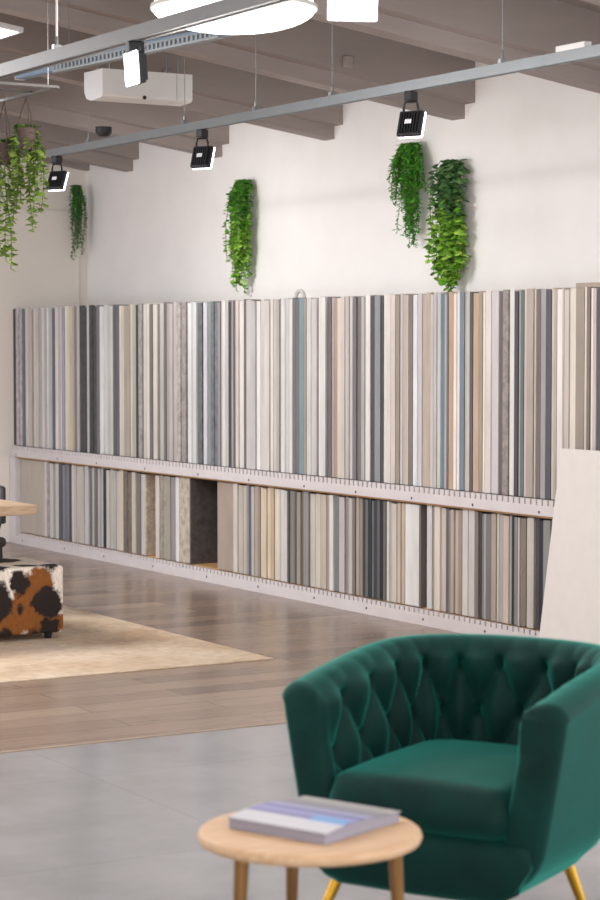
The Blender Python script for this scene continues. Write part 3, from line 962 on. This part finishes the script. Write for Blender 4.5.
pot_plant((3.985, 9.13, 2.60), .142, 'trailing plant in a small brown pot hung from the frame corner',
          [((.02, -.03, 0), .50), ((.035, .02, 0), .47), ((.05, .0, 0), .33), ((.055, -.03, 0), .42), ((.045, -.04, 0), .27), ((.03, .0, 0), .3), ((-.05, .02, 0), .2), ((-.03, -.05, 0), .18), ((.06, .05, 0), .22), ((-.06, -.02, 0), .25), ((.015, .05, 0), .36), ((0, -.05, 0), .14)], 31, L_olive, L_olive2)
pot_plant((3.955, 9.32, 2.545), .197, 'long trailing plant cut by the left edge of the picture',
          [((.0, -.04, 0), .62), ((.02, .02, 0), .58), ((-.04, -.02, 0), .5), ((.05, -.03, 0), .36), ((.07, .0, 0), .30), ((.05, .04, 0), .40), ((-.06, .03, 0), .4), ((.09, -.02, 0), .24), ((.0, .06, 0), .55), ((.03, -.06, 0), .33)], 33, L_olive, L_olive2)

# ------------------------------------------------------------------ left side furniture
bm = bmesh.new(); box(bm, 2.3, 5.40, 9.30, 12.5, 0, .008, .002, 1)
tag(obj('rug', bm, M_rug), 'worn beige patterned rug on the plank floor', 'rug')

r = empty('cowhide_pouf', (4.52, 10.77, 0.008))
tag(r, 'low square pouf covered in brown, black and white cowhide', 'pouf')
bm = bmesh.new(); box(bm, -.27, .27, -.26, .26, .035, .40, .018, 3); obj('cushion', bm, M_cow, r, smooth=.7)
for sx in (-1, 1):
    for sy in (-1, 1):
        bm = bmesh.new(); lathe(bm, [(0, 0), (.018, 0), (.024, .036), (0, .036)], 16, (sx * .2, sy * .2, 0)); obj('leg', bm, M_black, r, smooth=.6)

r = empty('wooden_table', (3.8, 10.85, 0.008))
tag(r, 'pale wooden table with a thick top at the left edge', 'table')
bm = bmesh.new(); box(bm, -.80, .783, -.454, .45, .69, .742, .003, 1); obj('tabletop', bm, M_oak2, r)
for x in (-.7,-.05):
    for y in (-.36, .36):
        bm = bmesh.new(); box(bm, x - .03, x + .03, y - .03, y + .03, 0, .69, .003, 1); obj('leg', bm, M_black, r)

r = empty('dining_chair', (4.62, 11.60, 0.0085), math.radians(90))
tag(r, 'dark leather chair mostly cut off behind the wooden table', 'chair')
bm = bmesh.new(); box(bm, -.20, .20, -.22, .22, .42, .48, .025, 3); obj('seat', bm, M_leather, r, smooth=.7)
bm = bmesh.new()
for k in range(11):
    a = -.55 + k * .11
    A = Matrix.Translation((0, -.02, 0))
    x = .40 * math.sin(a); y = -.05 - .25 * math.cos(a) + .08
    box(bm, x - .024, x + .024, y - .018, y + .018, .56, .775, .012, 2)
obj('backrest', bm, M_leather, r, smooth=.7)
for x in (-.18, .18):
    for y in (-.18, .18):
        bm = bmesh.new(); tube(bm, [(x * 1.1, y * 1.1, 0), (x, y, .43)], [.010, .014], 8); obj('leg', bm, M_black, r, smooth=.6)
for x in (-.12, .12):
    bm = bmesh.new(); tube(bm, [(x, -.17, .44), (x * 1.1, -.21, .58)], .01, 8); obj('back_support', bm, M_black, r, smooth=.6)

# ------------------------------------------------------------------ tufted green armchair
def armchair():
    root = empty('green_armchair', (3.337, 4.643, 0), math.radians(-61))
    tag(root, 'green velvet tub armchair with buttoned back and brass legs', 'armchair')
    A, B, YF, NEXP = .412, .40, -.345, 2.35
    # plan curve from left arm front, round the back, to right arm front
    raw = []
    for k in range(0, 40): raw.append(Vector((-A, YF + (0 - YF) * k / 40, 0)))
    for k in range(0, 161):
        th = -PI / 2 + PI * k / 160
        sx = math.sin(th); cy = max(0, math.cos(th))
        raw.append(Vector((A * math.copysign(abs(sx) ** (2 / NEXP), sx), B * cy ** (2 / NEXP), 0)))
    for k in range(1, 41): raw.append(Vector((A, 0 + YF * k / 40, 0)))
    cum = [0]
    for a, b in zip(raw[:-1], raw[1:]): cum.append(cum[-1] + (b - a).length)
    LT = cum[-1]
    def at(s):
        s = max(0, min(LT, s))
        lo, hi = 0, len(cum) - 1
        while hi - lo > 1:
            m = (lo + hi) // 2
            if cum[m] <= s: lo = m
            else: hi = m
        t = (s - cum[lo]) / max(1e-9, cum[hi] - cum[lo])
        return raw[lo].lerp(raw[hi], t)
    def frame(s):
        p = at(s); t = (at(s + .02) - at(s - .02)); t.z = 0; t.normalize()
        return p, Vector((t.y, -t.x, 0))       # inward normal (curve runs clockwise seen from above)
    def H(s, p):
        k = min(1, max(0, (p.y - YF) / .62)); k = 1 - (1 - k) ** 1.8
        return .715 + .058 * k
    ZB, T = .20, .122
    DS, DZ = .160, .26
    def zref(s): return H(s, at(s)) - .205
    def tuft(s, z):
        u = (s - LT / 2) / DS; w = (z - zref(s)) / DZ
        a, b = u + w, u - w
        ca, cb = abs(math.sin(PI * a)), abs(math.sin(PI * b))
        return (ca * cb) ** .8 - .85 * math.exp(-(ca * ca + cb * cb) / .09)
    NS, NI = 260, 46
    bm = bmesh.new(); rings = []
    for i in range(NS + 1):
        s = LT * i / NS
        p, nin = frame(s); h = H(s, p)
        ring = []
        def taper(z):
            k = min(1, max(0, (z - ZB) / (h - ZB)))
            kb = min(1, max(0, (z - ZB) / .15))
            return .090 * (1 - k) ** 1.1 + .085 * (1 - kb) ** 2.4
        ring.append(p + nin * (taper(ZB) + .035) + Vector((0, 0, ZB)))
        for k in range(15):
            z = ZB + .03 + (h - .05 - ZB - .03) * k / 14
            ring.append(p + nin * (taper(z) + (.006 if k == 0 else 0)) + Vector((0, 0, z)))
        for k in range(1, 12):                       # rolled rim
            a = PI * k / 12
            off = T / 2 - T / 2 * math.cos(a)
            puff = .0
            amp = .016 * max(0, (k - 5) / 6) * min(1, min(s, LT - s) / .05)
            ring.append(p + nin * (off + .6 * amp * (tuft(s, h - .05 + .05 * math.sin(a)) - .62)) + Vector((0, 0, h - .05 + .05 * math.sin(a) - .25 * amp * (1 - tuft(s, h - .02)))))
        for k in range(NI):
            z = h - .05 - (h - .05 - .38) * k / (NI - 1)
            d = h - .05 - z
            base = T - .012 * min(1, d / .1) + .055 * min(1, d / .3)
            fade = min(1, .75 + d / .035)
            endf = min(1, min(s, LT - s) / .05)
            amp = .034 * fade * endf
            ring.append(p + nin * (base + amp * (tuft(s, z) - .62) + .012 * fade) + Vector((0, 0, z)))
        ring.append(p + nin * (T + .045) + Vector((0, 0, .30)))
        ring.append(p + nin * (taper(ZB) + T * .9) + Vector((0, 0, ZB)))
        rings.append(ring)
    # rounded arm fronts: extra shrunken rings
    def endrings(ring, fwd):
        c = sum(ring, Vector()) / len(ring); out = []
        for (f, sh) in ((.012, .004), (.022, .012), (.028, .024)):
            nr = []
            for q in ring:
                cz = Vector((c.x, c.y, q.z)); v = q - cz
                lat = max(1e-4, Vector((v.x, v.y, 0)).length)
                q2 = cz + v * max(.2, (1 - sh / lat))
                q2.z = q.z - sh * .9 * max(0, min(1, (q.z - .45) / .25))
                nr.append(q2 + fwd * f)
            out.append(nr)
        return out
    e0 = endrings(rings[0], Vector((0, -1, 0))); e1 = endrings(rings[-1], Vector((0, -1, 0)))
    rings = e0[::-1] + rings + e1
    VV = [[bm.verts.new(q) for q in rg] for rg in rings]
    n = len(VV[0])
    for a, b in zip(VV[:-1], VV[1:]):
        for k in range(n):
            bm.faces.new((a[k], a[(k + 1) % n], b[(k + 1) % n], b[k]))
    for R in (VV[0], VV[-1]):
        # strip-fill the cap between outer and inner side
        i0, i1 = 0, n - 1
        while i1 - i0 > 1:
            if i1 - i0 == 2: bm.faces.new((R[i0], R[i0 + 1], R[i1])); break
            # choose the next vertex closest in height
            if abs(R[i0 + 1].co.z - R[i1].co.z) < abs(R[i0].co.z - R[i1 - 1].co.z):
                bm.faces.new((R[i0], R[i0 + 1], R[i1])); i0 += 1
            else:
                bm.faces.new((R[i0], R[i1 - 1], R[i1])); i1 -= 1
    sh = obj('tufted_shell', bm, M_velvet, root, smooth=1.1)
    # buttons at the crossings of the tufting
    for m_ in range(-12, 13):
        for rowz in (0, 1, 2):
            u = m_ * DS + (DS / 2 if rowz == 1 else 0)
            s = LT / 2 + u; z = zref(s) + (1 - rowz) * DZ / 2
            if s < .10 or s > LT - .10: continue
            p, nin = frame(s); h = H(s, p)
            if z > h - .055 or z < .40: continue
            bmb = bmesh.new()
            q = p + nin * (T + .055 * min(1, (h - .05 - z) / .3) - .034 * 1.25 + .005) + Vector((0, 0, z))
            bmesh.ops.create_uvsphere(bmb, u_segments=12, v_segments=8, radius=.011, matrix=Matrix.Translation(q))
            obj('button', bmb, M_velvet, sh, smooth=1)
    # base under the seat
    bm = bmesh.new()
    outl = []
    for k in range(0, 81):
        s = LT * k / 80; p, nin = frame(s); outl.append((p, nin))
    lv = [(ZB - .010, .200, .040), (ZB - .004, .180, .020), (ZB + .016, .150, .005), (ZB + .05, .120, 0), (.30, .088, 0), (.345, .094, .006), (.362, .118, .03)]
    rg = []
    for z, off, dy in lv:
        R = [p + nin * off + Vector((0, 0, z)) for p, nin in outl]
        yf = YF - .040 + dy
        l, r_ = R[0], R[-1]
        fr = []
        for k in range(0, 13):
            t = k / 12
            fr.append(Vector((r_.x + (l.x - r_.x) * t, yf - .012 * math.sin(PI * t), z)))
        R = R + fr
        rg.append([bm.verts.new(q) for q in R])
    m_ = len(rg[0])
    for a, b in zip(rg[:-1], rg[1:]):
        for k in range(m_): bm.faces.new((a[k], a[(k + 1) % m_], b[(k + 1) % m_], b[k]))
    bm.faces.new(rg[0][::-1]); bm.faces.new(rg[-1])
    obj('seat_base', bm, M_velvet, root, smooth=1.0)
    # plump seat cushion
    bm = bmesh.new()
    nu, nv = 30, 30
    X0, X1, Y0, Y1 = -.262, .262, YF - .055, .235
    top = {}
    def sq(u): return u
    def edge(u): # 0 at border, 1 inside
        return 1 - max(0, abs(u)) ** 8
    for i in range(nu + 1):
        for j in range(nv + 1):
            u = -1 + 2 * i / nu; v = -1 + 2 * j / nv
            cu, cv = u, v
            # round the plan corners
            if abs(u) > .8 and abs(v) > .8:
                du, dv_ = (abs(u) - .8) / .2, (abs(v) - .8) / .2
                l = math.hypot(du, dv_)
                mx = max(du, dv_)
                if l > 1e-6:
                    k = mx / l
                    cu = math.copysign(.8 + .2 * du * k, u); cv = math.copysign(.8 + .2 * dv_ * k, v)
            x = (X0 + X1) / 2 + cu * (X1 - X0) / 2; y = (Y0 + Y1) / 2 + cv * (Y1 - Y0) / 2
            e = min(1 - abs(u), 1 - abs(v))
            rise = .058 * (1 - max(0, 1 - e / .16) ** 2.2) ** .5 + .022 * (1 - u * u) * (1 - v * v)
            top[i, j] = (x, y, rise)
    V1 = {k: bm.verts.new((x, y, .424 + rz * 1.05)) for k, (x, y, rz) in top.items()}
    V0 = {k: bm.verts.new((x, y, .392 - rz * .62)) for k, (x, y, rz) in top.items()}
    for i in range(nu):
        for j in range(nv):
            bm.faces.new((V1[i, j], V1[i + 1, j], V1[i + 1, j + 1], V1[i, j + 1]))
            bm.faces.new((V0[i, j + 1], V0[i + 1, j + 1], V0[i + 1, j], V0[i, j]))
    def side(a, b): bm.faces.new((V0[a], V0[b], V1[b], V1[a]))
    for i in range(nu): side((i, 0), (i + 1, 0)); side((i + 1, nv), (i, nv))
    for j in range(nv): side((0, j + 1), (0, j)); side((nu, j), (nu, j + 1))
    obj('seat_cushion', bm, M_velvet, root, smooth=1.4)
    for sx in (-1, 1):
        for (y, yo) in ((-.235, -.06), (.16, .06)):
            bm = bmesh.new(); tube(bm, [(sx * .30 - .06, y + yo, 0), (sx * .225 - .05, y, ZB + .03)], [.010, .0185], 14)
            obj('leg', bm, M_brass, root, smooth=.8)
    return root
armchair()

# ------------------------------------------------------------------ side table and magazine
r = empty('side_table', (2.52, 4.172, 0))
tag(r, 'small round oak side table on slim aged brass legs', 'side table')
bm = bmesh.new(); lathe(bm, [(0, .452), (.25, .452), (.257, .456), (.2605, .466), (.2575, .476), (.252, .48), (0, .48)], 96); obj('tabletop', bm, M_oak, r, smooth=.5)
fh = Vector((.513, .858)); rt = Vector((.858, -.513))
for deg in (108.6, 228.6, 348.6):
    a = math.radians(deg); d = fh * math.cos(a) + rt * math.sin(a); d *= .205
    bm = bmesh.new(); tube(bm, [(d.x * 1.12, d.y * 1.12, 0), (d.x, d.y, .453)], [.010, .0175], 16)
    obj('leg', bm, M_bronze, r, smooth=.8)

def magazine():
    m = mat('magazine_cover', rough=0.5, spec=0.3); n = N(m)
    tc = n.new('ShaderNodeTexCoord'); sp = n.new('ShaderNodeSeparateXYZ'); n.link(tc.outputs['Object'], sp.inputs[0])
    f = n.math('ADD', n.math('MULTIPLY', sp.outputs['X'], 2.9), .5)
    r_ = n.new('ShaderNodeValToRGB'); r_.color_ramp.interpolation = 'CONSTANT'
    stops = [(0, (150, 146, 152)), (.08, (190, 186, 190)), (.27, (116, 112, 152)), (.33, (140, 136, 176)), (.46, (92, 92, 134)), (.50, (156, 152, 180)), (.60, (136, 133, 140)), (.80, (156, 151, 148)), (.93, (112, 110, 146))]
    e = r_.color_ramp.elements
    while len(e) < len(stops): e.new(.5)
    for el, (p, c) in zip(e, stops): el.position = p; el.color = (*lin(c), 1)
    n.link(f, r_.inputs['Fac'])
    # pale blue block on the lavender band
    gx = n.math('LESS_THAN', n.math('ABSOLUTE', n.math('ADD', sp.outputs['Y'], .09)), .05)
    gy = n.math('LESS_THAN', n.math('ABSOLUTE', n.math('ADD', sp.outputs['X'], .06)), .022)
    c = n.mix(r_.outputs['Color'], lin((112, 152, 196)), n.math('MULTIPLY', gx, gy))
    n.base(c)
    root = empty('magazine', (2.55, 4.20, .48), math.radians(22))
    tag(root, 'thick glossy magazine with lavender and white cover on the round table', 'magazine')
    W, Hh, TH = .30, .285, .026
    def sheet(z0, z1, inset, mt, name):
        bm = bmesh.new(); nx = 20
        def zc(t): return .012 * math.sin(PI * min(1, t * 1.15)) ** 1.0 * (1 - .5 * t)
        R = []
        for i in range(nx + 1):
            t = i / nx; x = (-W / 2 + inset) + (W - 2 * inset) * t
            y0, y1 = -Hh / 2 + inset, Hh / 2 - inset
            lo = z0 + (zc(t) if z0 > .01 else 0); hi = z1 + zc(t)
            R.append([bm.verts.new(q) for q in ((x, y0, lo), (x, y1, lo), (x, y1, hi), (x, y0, hi))])
        for a, b in zip(R[:-1], R[1:]):
            for k in range(4): bm.faces.new((a[k], a[(k + 1) % 4], b[(k + 1) % 4], b[k]))
        bm.faces.new(R[0][::-1]); bm.faces.new(R[-1])
        return obj(name, bm, mt, root, smooth=.5)
    sheet(.0005, TH - .002, .004, varied('paper_edges', (150, 146, 158), .7, .15, scale=(1, 1, 200), nscale=3), 'pages')
    sheet(TH - .002, TH, 0, m, 'cover')
magazine()

# ------------------------------------------------------------------ light, world, camera
W = bpy.data.worlds.new('daylight'); S.world = W; W.use_nodes = True
bg = W.node_tree.nodes['Background']
bg.inputs['Color'].default_value = (0.98, 0.985, 1.0, 1)
bg.inputs['Strength'].default_value = 2.0
L = bpy.data.lights.new('pendant_glow', 'POINT'); L.energy = 40; L.shadow_soft_size = .3; L.color = (1, .96, .93)
lo = bpy.data.objects.new('pendant_glow', L); COL.objects.link(lo); lo.location = (4.402, 7.908, 2.6)

for i, (x, y, e, sz) in enumerate(((2.6, 5.6, 34, 1.2), (5.2, 4.6, 20, 1.2), (2.6, 11.6, 190, 1.2), (.4, 8.0, 110, 1.2))):  # unseen overhead fill lights, added to brighten the room
    A_ = bpy.data.lights.new('overhead_fill', 'AREA'); A_.shape = 'DISK'; A_.size = sz; A_.energy = e; A_.color = (1, .99, .985)
    ao = bpy.data.objects.new('overhead_fill', A_); COL.objects.link(ao); ao.location = (x, y, 3.25)

cam = bpy.data.cameras.new('camera'); co = bpy.data.objects.new('camera', cam); COL.objects.link(co)
th, ph = math.atan(1270 / 2125), math.atan(105 / 2125)
Fw = Vector((math.sin(th) * math.cos(ph), math.cos(th) * math.cos(ph), -math.sin(ph)))
Rt = Vector((math.cos(th), -math.sin(th), 0)); Up = Rt.cross(Fw)
co.matrix_world = Matrix((Rt, Up, -Fw)).transposed().to_4x4()
co.location = (0, 0, 1.6)
cam.sensor_fit = 'VERTICAL'; cam.sensor_height = 36.0; cam.sensor_width = 24.0; cam.lens = 85.0
cam.clip_end = 100
cam.dof.use_dof = True; cam.dof.focus_distance = 11.2; cam.dof.aperture_fstop = 4.5
S.camera = co
S.view_settings.view_transform = 'Standard'
S.view_settings.look = 'None'
S.view_settings.gamma = 1.0
S.view_settings.use_curve_mapping = False
S.view_settings.exposure = 0.17
